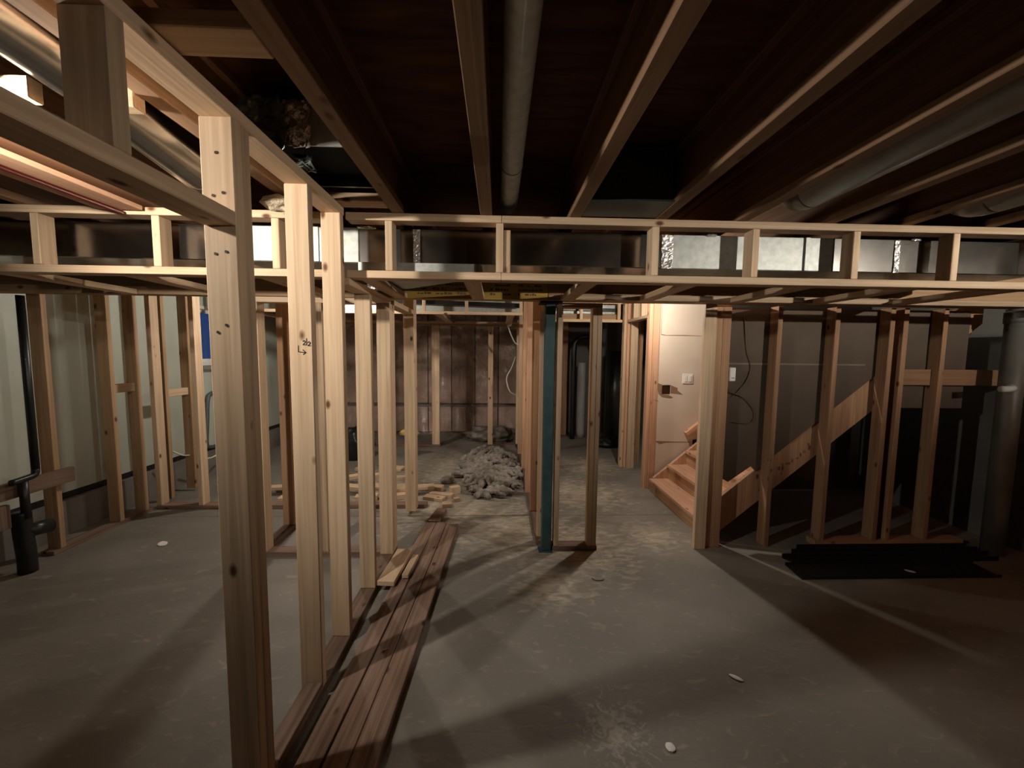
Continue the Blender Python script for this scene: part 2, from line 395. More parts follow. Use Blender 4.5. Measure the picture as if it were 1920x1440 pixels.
# window 1
w1 = struct(bpy.data.objects.new('window_1', None)); COL.objects.link(w1); w1.location = (XL-.05, (WY0+WY1)/2, WZ0)
bm = bmesh.new()
F = .035
for b_ in ((WY0, WY0+F, WZ0, WZ1), (WY1-F, WY1, WZ0, WZ1), (WY0, WY1, WZ0, WZ0+F), (WY0, WY1, WZ1-F, WZ1)):
    addbox(bm, XL-.10, XL+.012, *b_)
link('window_frame', bm, WHITE_PVC, w1)
bm = bmesh.new()
for b_ in ((WY0+F, WY0+F+.045, WZ0+F, WZ1-F), (WY0+.40, WY0+.44, WZ0+F, WZ1-F), (WY0+F, WY0+.44, WZ0+F, WZ0+F+.04), (WY0+F, WY0+.44, WZ1-F-.04, WZ1-F)):
    addbox(bm, XL-.075, XL-.035, *b_)
link('sash', bm, WHITE_PVC, w1)
bm = bmesh.new(); addbox(bm, XL-.058, XL-.054, WY0+F, WY1-F, WZ0+F, WZ1-F); link('pane', bm, GLASS, w1)
bm = bmesh.new(); addbox(bm, XL-.11, XL+.07, WY0-.03, WY1+.03, WZ0-.045, WZ0-.002); link('window_sill', bm, FOUNDATION, w1)

# ------------------------------------------------------------------ floor joists overhead
JX = [(-3.08, 'floor joist running nearest the left wall of pale insulation'),
      (-2.65, 'second floor joist in from the pale left wall'),
      (-2.22, 'third floor joist in from the pale left wall'),
      (-1.79, 'floor joist carrying the thin red pipe at upper left'),
      (-1.36, 'floor joist left of the fat round duct at upper left'),
      (-.93, 'floor joist directly above the foreground stud wall'),
      (-.49, 'floor joist on the right side of the taped black duct boot'),
      (-.065, 'floor joist on the left of the slim round pipe overhead'),
      (.37, 'floor joist on the left edge of the dark sheet metal box'),
      (.80, 'floor joist on the right edge of the dark sheet metal box'),
      (1.21, 'floor joist along the left of the silver round duct at right'),
      (1.66, 'floor joist along the right of the silver round duct at right'),
      (2.06, 'floor joist left of the curved duct end at far right'),
      (2.50, 'floor joist right of the curved duct end at far right'),
      (2.93, 'second floor joist from the grey right wall'),
      (3.36, 'floor joist nearest the grey right wall')]
for x, lab in JX:
    j = thing('floor_joist', lab, 'floor joist', (x, YF, ZJ), 'floor joists overhead')
    lum('bottom_flange', x-.029, x+.029, YF+.02, YB-.14, ZJ, ZJ+.034, FLANGE, j, .003)
    lum('web', x-.005, x+.005, YF+.02, YB-.14, ZJ+.034, ZS-.034, WEB, j, 0)
    lum('top_flange', x-.029, x+.029, YF+.02, YB-.14, ZS-.034, ZS, WEB, j, .003)
def blocking(lab, x0, x1, y0, y1, z0, z1, mm=None):
    return tag(lum('blocking', x0, x1, y0, y1, z0, z1, mm or PINE), lab, 'wood blocking', 'blocking between the joists')
blocking('flat pine block spanning from the foreground stud wall to the next joist', -.80, -.522, .88, .965, ZJ+.002, ZJ+.038)
blocking('flat block behind the black duct boot, just above the soffit rail', -.80, -.522, 1.80, 1.885, ZJ+.002, ZJ+.038, PINE_ROUGH)
blocking('brightly lit block on the right flank of the fat round duct', -1.050, -.962, 1.10, 1.136, 2.085, 2.172, PINE)
blocking('lit scrap of wood on the left flank of the fat round duct', -1.328, -1.226, 1.10, 1.136, 2.10, 2.155, PINE)

# ------------------------------------------------------------------ foreground stud wall (runs away from the camera)
AX0, AX1 = -.815, -.726
A = thing('stud_wall', 'pale pine stud wall in the left foreground with a framed opening', 'stud wall', ((AX0+AX1)/2, 1.12, 0))
def studA(y0, y1, z1, mm=None, name='stud', par=None): return lum(name, AX0, AX1, y0, y1, .0381, z1, mm, par or A)
studA(1.120, 1.156, 2.08, PINE_ROUGH)
studA(1.157, 1.193, 2.08, PINE_ROUGH)
s2 = studA(1.535, 1.571, 2.08)
studA(1.834, 1.870, 2.08)
studA(2.226, 2.262, 1.772)
studA(2.615, 2.650, 1.772)
studA(2.651, 2.735, 1.772)
studA(3.345, 3.381, 2.08, PINE_ROUGH)
studA(3.382, 3.460, 2.08, PINE_ROUGH)
lum('bottom_plate', AX0, AX1, 1.10, 2.735, 0, .038, TREATED, A)
lum('top_plate', AX0, AX1, -.40, 1.88, 2.08, ZJ, PINE, A)
lum('soffit_plate', AX0, AX1, 1.93, 2.65, 1.772, 1.807, PINE, A)
lum('closet_header', AX0, AX1, 2.736, 3.344, 1.772, 1.807, PINE, A)
lum('header', AX0, AX1, -.35, 1.119, 1.792, 1.83, PINE_ROUGH, A)
lum('cripple_stud', AX0, AX1, .785, .821, 1.83, 2.08, PINE_ROUGH, A)
s2['label'] = 'stud with a pen mark of 2/2 and a bent arrow'
# pen mark on the second stud: 2/2 and an arrow
def strokes(name, polys, rad, mm, parent, org, ux, uy):
    bm = bmesh.new(); org, ux, uy = Vector(org), Vector(ux), Vector(uy); nrm = ux.cross(uy).normalized()
    for pl in polys:
        for (a, b) in zip(pl[:-1], pl[1:]):
            A_, B_ = org+ux*a[0]+uy*a[1], org+ux*b[0]+uy*b[1]
            t = (B_-A_).normalized(); s = t.cross(nrm)*rad
            A_ = A_ - t*rad*.6; B_ = B_ + t*rad*.6
            q = [A_-s, B_-s, B_+s, A_+s]
            lo = [bm.verts.new(p - nrm*.0004) for p in q]; hi = [bm.verts.new(p + nrm*.0008) for p in q]
            bm.faces.new(hi)
            for i in range(4): bm.faces.new((lo[i], lo[(i+1) % 4], hi[(i+1) % 4], hi[i]))
    bmesh.ops.recalc_face_normals(bm, faces=bm.faces)
    return link(name, bm, mm, parent)
two = lambda x, y, s: [(x, y+.8*s), (x+.3*s, y+s), (x+.6*s, y+.8*s), (x+.5*s, y+.5*s), (x, y), (x+.65*s, y)]
strokes('pen_mark', [two(0, .012, .016), [(.0145, .010), (.0145, .036)], two(.019, .008, .016),
        [(-.018, .008), (-.018, -.016), (.008, -.018)], [(-.001, -.008), (.010, -.018), (.000, -.026)]], .0015, INK, s2,
        (-.762, 1.5349, 1.462), (1, 0, 0), (0, 0, 1))
# nail heads on the doubled stud
bm = bmesh.new()
for (x, z) in ((-.772, 1.985), (-.785, 1.872), (-.758, 1.880), (-.786, 1.716), (-.757, 1.722), (-.79, 1.50), (-.766, 1.52)):
    r = bmesh.ops.create_cone(bm, cap_ends=True, segments=8, radius1=.0042, radius2=.0042, depth=.0014, matrix=Matrix.Translation((x, 1.1197, z)) @ Matrix.Rotation(R(90), 4, 'X'))
link('nail_heads', bm, INK, A)

# ------------------------------------------------------------------ closet framing behind it (under the beam)
B = thing('stud_wall', 'closet stud wall crosswise under the beam, behind the foreground studs', 'stud wall', (-1.2, 2.70, 0))
lum('bottom_plate', -1.70, -.817, 2.655, 2.740, 0, .038, TREATED, B)
lum('top_plate', -1.70, -.817, 2.655, 2.740, 1.772, 1.808, PINE, B)
for x0 in (-1.650, -1.262): lum('stud', x0, x0+T, 2.655, 2.740, .038, 1.772, PINE, B)
lum('stud', -1.225, -1.19, 2.655, 2.740, .038, 1.772, PINE_ROUGH, B)
B2 = thing('stud_wall', 'short closet side wall running back from the crosswise closet studs', 'stud wall', (-1.69, 3.0, 0))
lum('bottom_plate', -1.735, -1.646, 2.742, 3.19, 0, .038, TREATED, B2)
lum('stud', -1.735, -1.646, 3.085, 3.121, .038, 2.04, FIR, B2)
lum('stud', -1.735, -1.646, 3.122, 3.158, .038, 2.04, FIR, B2)
lum('top_plate', -1.735, -1.646, 2.742, 3.19, 2.04, ZJ, PINE, B2)
B3 = thing('stud_wall', 'long partition frame with a dark red-brown sill in the back left room', 'stud wall', (-2, 3.54, 0))
lum('bottom_plate', -3.09, -.66, 3.50, 3.585, 0, .038, TREATED, B3)
lum('top_plate', -3.09, -.82, 3.50, 3.585, 2.08, ZJ, PINE, B3)
for x0 in (-3.085, -2.718): lum('stud', x0, x0+.042, 3.50, 3.585, .038, 2.08, PINE, B3)

# ------------------------------------------------------------------ front soffit ladder
S = thing('soffit_frame', 'ladder-like pine soffit frame across the room under the joists', 'soffit frame', (0, 1.93, 1.808))
SY0, SY1 = 1.93, 2.005
for (z0, z1) in ((ZJ-T, ZJ-.001), (1.808, 1.808+T)):
    lum('rail', -3.09, -.828, SY0, SY1, z0, z1, PINE, S)
    lum('rail', -.74, .010, SY0, SY1, z0, z1, PINE, S)
    lum('rail', .012, 3.80, SY0, SY1, z0, z1, PINE, S)
for x in (-2.72, -2.196, -1.646, -1.091, -.553, -.016, .757, 1.266, 1.788, 2.314, 2.86): lum('rung', x, x+T, SY0+.001, SY1-.001, 1.845, ZJ-T-.001, PINE, S)
lum('rung', .021, .055, SY0+.012, SY1+.03, 1.845, ZJ-T-.03, PINE_ROUGH, S)
for x in (-2.46, -1.86, -1.20, -.70, -.182, .425, .950, 1.575, 2.15, 2.72): lum('cross_piece', x, x+.084, SY1, 2.655, 1.809, 1.843, PINE, S)

# ------------------------------------------------------------------ dropped beam and its post
BM_ = thing('support_beam', 'long dropped wooden beam behind the soffit, yellow printed laminated middle', 'beam', (0, 2.7, 1.81))
l_ = lum('laminated_section', -.80, .335, 2.66, 2.742, 1.812, ZJ, LVL, BM_); l_['label'] = 'yellow laminated section with dark printing'
lum('sawn_section', -3.38, -.802, 2.66, 2.742, 1.812, ZJ, BEAM_WOOD, BM_)
lum('sawn_section', .337, .70, 2.655, 2.742, 1.812, ZJ, BEAM_WOOD, BM_)
lum('sawn_section', .702, 3.85, 2.655, 2.742, 1.812, ZJ, BEAM_WOOD, BM_)
lum('ledger', .42, 3.85, 2.60, 2.655, 1.812, 1.85, PINE_ROUGH, BM_)
bm = bmesh.new(); rr = random.Random(3)
for (xa, xb) in ((-.55, -.22), (-.06, .08), (.13, .28)):
    for row in range(3):
        x = xa
        while x < xb:
            d = rr.uniform(.008, .03)
            if rr.random() < .8: addbox(bm, x, x+d, 2.6585, 2.6605, 1.842+row*.03, 1.842+row*.03+rr.uniform(.008, .016))
            x += d + rr.uniform(.003, .007)
link('printing', bm, TREATED, l_)
P_ = thing('support_post', 'square blue-green painted steel post under the beam', 'post', (.362, 2.74, 0))
lum('shaft', .326, .398, 2.704, 2.776, .008, 1.796, TEAL, P_, .006)
lum('base_plate', .305, .400, 2.690, 2.790, 0, .008, TEAL, P_, .001)
lum('cap_plate', .285, .44, 2.665, 2.800, 1.796, 1.811, BLACK_MATTE, P_, .001)
lum('bracket', .41, .44, 2.69, 2.70, 1.70, 1.796, STEEL_BRIGHT, P_, .001)

# ------------------------------------------------------------------ centre walls
Cw = thing('stud_wall', 'warm-toned stud wall running back from the blue-green post', 'stud wall', (.34, 4, 0))
lum('bottom_plate', .298, .385, 2.80, 5.98, 0, .038, TREATED, Cw)
lum('top_plate', .298, .385, 2.80, 5.98, ZJ-T, ZJ-.001, PINE, Cw)
for (y, dx, mm) in ((2.86, .008, PINE), (3.34, -.004, FIR), (3.80, -.017, PINK_FIR), (3.84, -.015, PINK_FIR), (4.62, -.006, FIR), (4.66, -.004, PINE), (5.30, -.018, PINE_ROUGH), (5.335, -.016, PINE), (5.90, -.02, PINE), (5.94, -.02, PINE)):
    lum('stud', .298+dx, .385+dx, y, y+T-.001, .038, ZJ-T, mm, Cw)
D = thing('stud_wall', 'short two-stud wall with red-brown sill right of the blue-green post', 'stud wall', (.57, 2.75, 0))
lum('bottom_plate', .408, .738, 2.715, 2.800, 0, .036, TREATED, D)
lum('top_plate', .408, .738, 2.7435, 2.828, 1.776, 1.811, BEAM_WOOD, D)
lum('stud', .416, .452, 2.716, 2.799, .036, 1.776, PINE_ROUGH, D)
lum('stud', .664, .697, 2.716, 2.799, .036, 1.776, PINE, D)
lum('stud', .698, .731, 2.716, 2.799, .036, 1.776, PINE_ROUGH, D)

# ------------------------------------------------------------------ rear soffits and rear stud wall
S2 = thing('soffit_frame', 'bright rear soffit frame left of the warm-toned centre wall', 'soffit frame', (-.5, 4.5, 1.88))
lum('rail', -3.09, .275, 4.45, 4.487, 1.882, 1.917, PINE, S2)
lum('rail', -3.09, .275, 4.45, 4.487, ZJ-T, ZJ-.001, PINE, S2)
for x in (-3.0, -2.45, -1.9, -1.37, -.87, -.386, .238): lum('rung', x, x+.036, 4.451, 4.486, 1.917, ZJ-T, PINE, S2)
lum('back_rail', -3.09, .275, 5.85, 5.887, 1.882, 1.917, PINE, S2)
for x in (-2.95, -2.2, -1.5, -.75, 0.1): lum('cross_piece', x, x+.085, 4.487, 5.85, 1.883, 1.916, PINE, S2)
S3 = thing('soffit_frame', 'rear soffit frame seen through the gap right of the post', 'soffit frame', (1, 4.85, 1.86))
lum('rail', .40, 1.56, 4.85, 4.887, 1.850, 1.885, PINE, S3)
lum('rail', .40, 1.56, 4.85, 4.887, ZJ-T, ZJ-.001, PINE, S3)
for x in (.46, 1.02, 1.5): lum('rung', x, x+.036, 4.851, 4.886, 1.885, ZJ-T, PINE, S3)
lum('fascia_board', .62, 1.56, 4.95, 4.985, 1.885, 1.96, BEAM_WOOD, S3)
G = thing('stud_wall', 'thin rear stud frame in front of the plastic-covered back wall', 'stud wall', (-.6, 5.9, 0))
for (x0, x1) in ((-2.6, -2.563), (-1.83, -1.79), (-1.008, -.972), (-.971, -.895), (-.155, -.080)):
    lum('stud', x0, x1, 5.86, 5.92, .036, 1.85, PINE if x0 > -1.5 else PINE_ROUGH, G)
lum('top_plate', -3.09, .27, 5.85, 5.935, 1.85, 1.881, BEAM_WOOD, G)
lum('bottom_plate', -3.09, -.88, 5.85, 5.935, 0, .036, TREATED, G)
lum('bottom_plate', -.20, .27, 5.85, 5.935, 0, .036, TREATED, G)
# doorway jack studs far right of centre
H = thing('stud_wall', 'doorway studs and header beside the lit drywall, left of the stairs', 'stud wall', (1.65, 4.85, 0))
lum('stud', 1.572, 1.607, 4.80, 4.885, .0, 2.08, PINE, H)
lum('stud', 1.610, 1.645, 4.79, 4.875, .0, 2.08, PINK_FIR, H)
lum('stud', 1.647, 1.735, 4.75, 4.786, .0, 2.08, PINE_ROUGH, H)
lum('header', 1.60, 1.685, 4.12, 4.749, 1.845, 1.88, PINE, H)
for y in (4.3, 4.55): lum('cripple_stud', 1.60, 1.685, y, y+.036, 1.88, 2.08, PINE, H)
lum('top_plate', 1.572, 1.735, 4.02, 4.885, 2.081, ZJ-.001, PINE, H)
lum('stud', 1.84, 1.876, 4.95, 5.035, 0, 2.1, FIR, H)
lum('stud', 1.98, 2.016, 4.95, 5.035, 0, 2.1, FIR, H)
lum('stud', 1.585, 1.621, 4.02, 4.105, 0, 2.081, PINK_FIR, H)
lum('stud', 1.622, 1.690, 4.00, 4.036, 0, 2.081, PINK_FIR, H)

# ------------------------------------------------------------------ stair wall on the right
E_ = thing('stud_wall', 'stair side stud wall on the right under the beam', 'stud wall', (2.4, 2.8, 0))
lum('stud', 1.474, 1.5605, 2.722, 2.757, 0, 1.811, PINE, E_)
lum('stud', 1.561, 1.622, 2.752, 2.838, 0, 1.811, FIR, E_)
lum('stud', 1.623, 1.684, 2.752, 2.838, 0, 1.811, FIR, E_)
for (x0, x1, mm, zb) in ((2.030, 2.066, DARK_FIR, 0), (2.462, 2.498, DARK_FIR, .045), (2.877, 2.914, DARK_FIR, .045), (2.980, 3.018, DARK_FIR, .045), (3.285, 3.321, DARK_FIR, .045)):
    lum('stud', x0, x1, 2.752, 2.838, zb, 1.811, mm, E_)
lum('bottom_plate', 2.43, 3.62, 2.752, 2.838, 0, .045, DARK_FIR, E_)
lum('blocking', 3.05, 3.28, 2.80, 2.838, 1.24, 1.36, DARK_FIR, E_)
lum('blocking', 3.322, 3.85, 2.80, 2.838, 1.24, 1.36, DARK_FIR, E_)
# drywall hung on the stairwell side of that wall (its back paper faces us); diagonal bottom edge above the stringer
zu = lambda x: .83*(x-2.114)+.662
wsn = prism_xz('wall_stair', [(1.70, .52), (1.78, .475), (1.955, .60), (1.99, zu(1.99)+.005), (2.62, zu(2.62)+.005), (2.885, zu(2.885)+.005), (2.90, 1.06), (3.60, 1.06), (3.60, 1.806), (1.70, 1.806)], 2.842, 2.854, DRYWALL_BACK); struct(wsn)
o = lum('seam_tape', 1.72, 2.80, 2.8405, 2.8425, 1.383, 1.395, TORN, wsn, 0); o.data.materials[0] = plain('pale_seam', (.21, .165, .13), .8)
# lit drywall at the far side of the stairs with a cut-out hole
def plate_with_holes(name, x0, x1, z0, z1, y0, y1, holes, mm):
    xs = sorted({x0, x1, *[h[0] for h in holes], *[h[1] for h in holes]}); zs = sorted({z0, z1, *[h[2] for h in holes], *[h[3] for h in holes]})
    bm = bmesh.new()
    for i in range(len(xs)-1):
        for k in range(len(zs)-1):
            mx_, mz = (xs[i]+xs[i+1])/2, (zs[k]+zs[k+1])/2
            if any(h[0] < mx_ < h[1] and h[2] < mz < h[3] for h in holes): continue
            addbox(bm, xs[i], xs[i+1], y0, y1, zs[k], zs[k+1])
    bmesh.ops.remove_doubles(bm, verts=bm.verts, dist=1e-5)
    return link(name, bm, mm)
ws = struct(plate_with_holes('wall_stairwell', 1.692, 2.25, 0, 2.10, 4.0, 4.013, [(1.735, 1.828, 1.03, 1.13), (2.092, 2.14, .44, .545)], DRYWALL))
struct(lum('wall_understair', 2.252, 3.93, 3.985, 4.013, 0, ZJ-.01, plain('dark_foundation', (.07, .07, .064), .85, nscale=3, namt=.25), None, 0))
# dark stud bay seen through the hole
tag(lum('outlet_cavity_board', 1.70, 2.2, 4.06, 4.07, .3, 1.3, TREATED, ws, 0), None)
def blade(name, pts, y, mm, par, th=.0012):
    return prism_xz(name, pts, y-th, y, mm, par)
blade('torn_paper', [(1.69, 1.15), (1.735, 1.135), (1.735, 1.03), (1.80, 1.028), (1.86, 1.0), (1.83, .988), (1.74, 1.0), (1.70, 1.035), (1.69, 1.08)], 4.0, TORN, ws)
blade('torn_paper', [(1.828, 1.13), (1.905, 1.10), (1.90, 1.075), (1.965, 1.028), (1.828, 1.045)], 4.0, TORN, ws)
blade('torn_paper', [(1.64, .975), (1.70, .955), (1.715, .945), (1.69, .968)], 4.0, TORN, ws)
blade('seam_line', [(1.70, 1.668), (1.755, 1.657), (1.94, 1.66), (2.14, 1.653), (2.14, 1.649), (1.75, 1.650), (1.70, 1.656)], 4.0, TORN, ws)
blade('seam_line', [(1.698, 1.67), (1.701, 2.09), (1.705, 2.09), (1.703, 1.67)], 4.0, TORN, ws)
blade('seam_line', [(1.69, .53), (1.86, .523), (2.08, .52), (2.08, .515), (1.80, .512), (1.74, .495), (1.69, .52)], 4.0, TORN, ws)
# switch, handrail block, device box
sw = thing('light_switch', 'white double rocker switch plate on the lit stairwell drywall', 'light switch', (2.006, 3.999, 1.198))
lum('cover_plate', 1.951, 2.061, 3.991, 4.0, 1.148, 1.250, WHITE_PVC, sw, .003)
lum('rocker', 1.968, 1.999, 3.986, 3.991, 1.168, 1.232, WHITE_PVC, sw, .002)
lum('rocker', 2.012, 2.043, 3.984, 3.991, 1.168, 1.232, WHITE_PVC, sw, .002)
tag(board('handrail_block', (2.00, 3.972, .612), (2.165, 3.972, .742), .04, .055, PINK_FIR, None, (0, 0, 1)), 'short slanted wooden handrail block on the lit drywall', 'wood block')
dv = thing('thermostat_box', 'small white wall device on the stair wall stud with a dangling cable', 'thermostat', (1.715, 2.78, 1.31))
lum('housing', 1.690, 1.732, 2.742, 2.80, 1.262, 1.362, WHITE_PVC, dv, .004)
lum('slot', 1.700, 1.722, 2.7395, 2.7425, 1.284, 1.288, INK, dv, 0)
tag(tube('cable', spline([(1.71, 2.81, 1.262), (1.74, 2.82, 1.18), (1.86, 2.83, 1.13), (1.95, 2.832, 1.02), (1.92, 2.83, .94), (1.78, 2.825, .945)]), .0035, CABLE_DARK, seg=8), 'thin brown cable looping below the white wall device', 'cable')
tag(tube('cable', spline([(1.83, 2.835, 1.75), (1.86, 2.836, 1.5), (1.90, 2.836, 1.36), (1.86, 2.836, 1.24), (1.77, 2.836, 1.14), (1.70, 2.842, 1.12)]), .0035, CABLE_DARK, seg=8), 'thin brown cable hanging above and behind the white wall device', 'cable')

# ------------------------------------------------------------------ staircase (rises to the right)
St = thing('staircase', 'reddish wooden staircase rising to the right behind the stair studs', 'staircase', (1.62, 3.4, 0))
SX, RISE, RUN = 1.625, .152, .186
NS = 11
lo = lambda x: .83*(x-1.77)+.095
x_end = SX+RUN*NS+.05
strg = [(1.70, .0), (1.70, .285), (1.78, zu(1.78)), (x_end, zu(x_end)), (x_end, lo(x_end)), (1.66+.0, .0)]
strg = [(1.69, .02), (1.69, zu(1.69)), (x_end, zu(x_end)), (x_end, lo(x_end)), (1.77, lo(1.77))]
s_ = prism_xz('stringer', strg, 2.858, 2.894, FIR, St, .002); s_['label'] = 'near stringer with faint stamped marks'
prism_xz('stringer', [(1.655, 0), (1.655, .145), (x_end, .145+.83*(x_end-1.655)), (x_end, lo(x_end)), (1.78, 0)], 3.93, 3.966, PINK_FIR, St, .002)
for k in range(NS):
    x = SX+RUN*k; z = RISE*(k+1)-.01
    lum('riser', x, x+.018, 2.895, 3.929, max(.0, z-RISE), z-.03, FIR, St, .001)
    lum('tread', x-.02, x+RUN+.016, 2.895, 3.929, z-.03, z, PINK_FIR, St, .004)
rr = random.Random(5)
for i in range(9):
    x = 2.18+.028*i+rr.uniform(-.006, .006); z = lo(x)+.15+rr.uniform(-.06, -.01)
    lum('stamp_mark', x, x+rr.uniform(.012, .02), 2.8568, 2.8585, z, z+rr.uniform(.010, .03), TREATED, s_, 0)

# ------------------------------------------------------------------ ducts
DU = thing('main_duct', 'long rectangular galvanised duct inside the front soffit', 'duct', (0, 2.25, 2.0))
DZ0, DZ1, DY0, DY1 = 1.905, 2.082, 2.05, 2.47
for (x0, x1, mm) in ((-3.05, -1.30, GALV_SHINY), (-1.299, -.72, GALV_DULL), (-.719, -.43, GALV_SHINY), (-.429, .869, GALV_SHINY), (.87, 1.625, GALV_DULL), (1.626, 1.79, GALV_DULL), (1.791, 2.95, GALV_SHINY)):
    lum('duct_section', x0, x1, DY0, DY1, DZ0, DZ1, mm, DU, .004)
for x in (-.945, 1.632): lum('drive_cleat', x, x+.024, DY0-.006, DY0, DZ0+.002, DZ1-.002, GALV_DULL, DU, .001)
for (x, ww) in ((-.425, .035), (.885, .06), (2.14, .03)): crumple_strip('foil_tape', x, DY0, DZ0, DZ1-.005, ww, FOIL, DU)
for (x, ww) in ((-.68, .09), (1.12, .05), (2.24, .05)):
    bm = lump_bm(ww*.5, .012, .012, .5, 4, 3, int(x*10)); link('tape_scrap', bm, FOIL, DU, Matrix.Translation((x, DY0-.004, DZ1-.002)))
bm = bmesh.new()
q = [(-.715, 2.02), (-.12, 2.02), (-.20, 2.20), (-.715, 2.62)]
a = [bm.verts.new((x, y, 1.850)) for x, y in q]; b_ = [bm.verts.new((x, y, 1.903)) for x, y in q]
bm.faces.new(a); bm.faces.new(b_)
for i in range(4): bm.faces.new((a[i], a[(i+1) % 4], b_[(i+1) % 4], b_[i]))
bmesh.ops.recalc_face_normals(bm, faces=bm.faces)
link('tapered_takeoff', bm, GALV_DULL, DU)
link('tape_scrap', lump_bm(.07, .05, .03, .5, 4, 3, 9), FOIL, DU, Matrix.Translation((-.785, 2.50, 1.855)))
RD = thing('rear_duct', 'rectangular galvanised duct in the bright rear soffit', 'duct', (-1, 4.8, 2.0))
for (x0, x1) in ((-3.08, -1.5), (-1.499, -.16), (-.159, .27)): lum('duct_section', x0, x1, 4.60, 5.0, 1.93, 2.082, GALV_DULL, RD, .004)
lum('drive_cleat', -.185, -.150, 4.594, 4.60, 1.932, 2.08, GALV_DULL, RD, .001)
link('tape_scrap', lump_bm(.05, .02, .045, .6, 4, 3, 4), FOIL, RD, Matrix.Translation((-1.26, 4.59, 2.02)))
tag(board('drain_pipe', (-1.30, 4.525, 2.035), (.26, 4.525, 1.998), .05, .05, BLACK), 'black pipe running along the rear soffit in front of its duct', 'pipe')
RD2 = thing('rear_duct', 'galvanised duct in the gap right of the blue-green post', 'duct', (1, 5.2, 2.0))
lum('duct_section', .42, 1.60, 5.05, 5.4, 1.97, 2.10, GALV_DULL, RD2, .004)
lum('drive_cleat', 1.30, 1.33, 5.044, 5.05, 1.972, 2.098, GALV_DULL, RD2, .001)
tag(board('drain_pipe', (.42, 5.015, 2.03), (1.56, 5.015, 2.02), .04, .04, BLACK), 'black pipe in front of the duct right of the post', 'pipe')

def round_duct(lab, x, z, r, y0, y1, mm, seam=(), end=None, group='round ducts between the joists'):
    t = thing('round_duct', lab, 'duct', (x, (y0+y1)/2, z), group)
    tube('pipe', [(x, y0, z), (x, (y0+y1)/2, z), (x, y1, z)], r, mm, t, 32)
    for y in seam: tube('coupling', [(x, y-.004, z), (x, y+.004, z)], r+.0025, GALV_DULL, t, 32)
    if end:
        tube('elbow', spline(end, 5), r, mm, t, 24)
    return t
round_duct('slim silver round duct in the middle joist bay', .048, 2.20, .042, YF+.05, 2.03, GALV_DULL, (1.60, .2))
fd = thing('round_duct', 'fat silver round duct at the upper left beyond the door header', 'duct', (-1.135, .5, 2.215), 'round ducts between the joists')
tube('pipe', [(-1.135, YF+.05, 2.215), (-1.135, -.6, 2.215)] + spline([(-1.135, .3, 2.215), (-1.135, .8, 2.213), (-1.135, 1.1, 2.20), (-1.135, 1.35, 2.165), (-1.135, 1.58, 2.13)], 5), .083, GALV_SHINY, fd, 32)
tube('coupling', [(-1.135, .616, 2.214), (-1.135, .624, 2.214)], .0865, GALV_DULL, fd, 32)
round_duct('silver round duct ending in the bay at right', 1.435, 2.205, .07, YF+.05, 1.78, GALV_DARK, (1.0,), [(1.435, 1.78, 2.205), (1.435, 1.84, 2.212), (1.435, 1.88, 2.25), (1.435, 1.885, 2.34)])
round_duct('silver round duct with curved end in the bay at far right', 2.28, 2.205, .085, YF+.05, 1.74, GALV_DARK, (), [(2.28, 1.74, 2.205), (2.28, 1.82, 2.212), (2.28, 1.87, 2.25), (2.28, 1.875, 2.33)])
# duct boot wrapped in dark foil above the foreground wall
BO = thing('duct_boot', 'black-mouthed duct boot with crumpled foil tape above the foreground wall', 'duct boot', (-.7, 1.6, 2.2))
bm = bmesh.new()
bx0, bx1, by0, by1, bz0, bz1 = -.885, -.525, 1.42, 1.76, 2.16, 2.30
for b_ in ((bx0, bx1, by0, by0+.006, bz0, bz1), (bx0, bx1, by1-.006, by1, bz0, bz1), (bx0, bx0+.006, by0, by1, bz0, bz1), (bx1-.006, bx1, by0, by1, bz0, bz1)): addbox(bm, *b_)
link('shell', bm, GALV_DULL, BO)
lum('lining', bx0+.006, bx1-.006, by0+.006, by1-.006, bz0+.045, bz0+.05, VOID, BO, 0)  # black sheet standing for the shade inside the boot
bm = bmesh.new()
for b_ in ((bx0+.006, bx1-.006, by0+.0062, by0+.009, bz0+.002, bz1), (bx1-.009, bx1-.0062, by0+.008, by1-.008, bz0+.002, bz1), (bx0+.008, bx1-.008, by1-.009, by1-.0062, bz0+.002, bz1)): addbox(bm, *b_)
link('inner_walls', bm, VOID, BO)  # inside faces coloured black for the same shade
def crumple_patch(name, x0, x1, z0, z1, y, amp, mm, parent, seed, lean=0.):
    """crumpled sheet hanging in front of the boot, with real thickness"""
    bm = bmesh.new(); n_ = 22; g = []
    for i in range(n_+1):
        row = []
        for k in range(n_+1):
            u, v = k/n_, i/n_; q = Vector((u*3+seed, v*3, seed*1.7))
            ed = .012*noise.noise(Vector((v*6, seed, u*6)))
            row.append(bm.verts.new((x0+(x1-x0)*u+ed, y-amp*(abs(noise.noise(q))+.5*abs(noise.noise(q*2.2)))+lean*(1-v), z0+(z1-z0)*v+ed)))
        g.append(row)
    for i in range(n_):
        for k in range(n_): bm.faces.new((g[i][k], g[i][k+1], g[i+1][k+1], g[i+1][k]))
    r = bmesh.ops.extrude_face_region(bm, geom=list(bm.faces)); bmesh.ops.translate(bm, vec=(0, .002, 0), verts=[v for v in r['geom'] if isinstance(v, bmesh.types.BMVert)])
    bmesh.ops.recalc_face_normals(bm, faces=bm.faces)
    return link(name, bm, mm, parent)
crumple_patch('foil_tape', -.74, -.655, 2.15, 2.305, by0-.002, .022, FOIL, BO, 2)
crumple_patch('wrap', -.885, -.735, 2.14, 2.30, by0-.012, .05, DARK_FOIL, BO, 5, .02)
crumple_patch('wrap', -.86, -.69, 2.121, 2.165, by0+.09, .06, DARK_FOIL, BO, 9, .04)
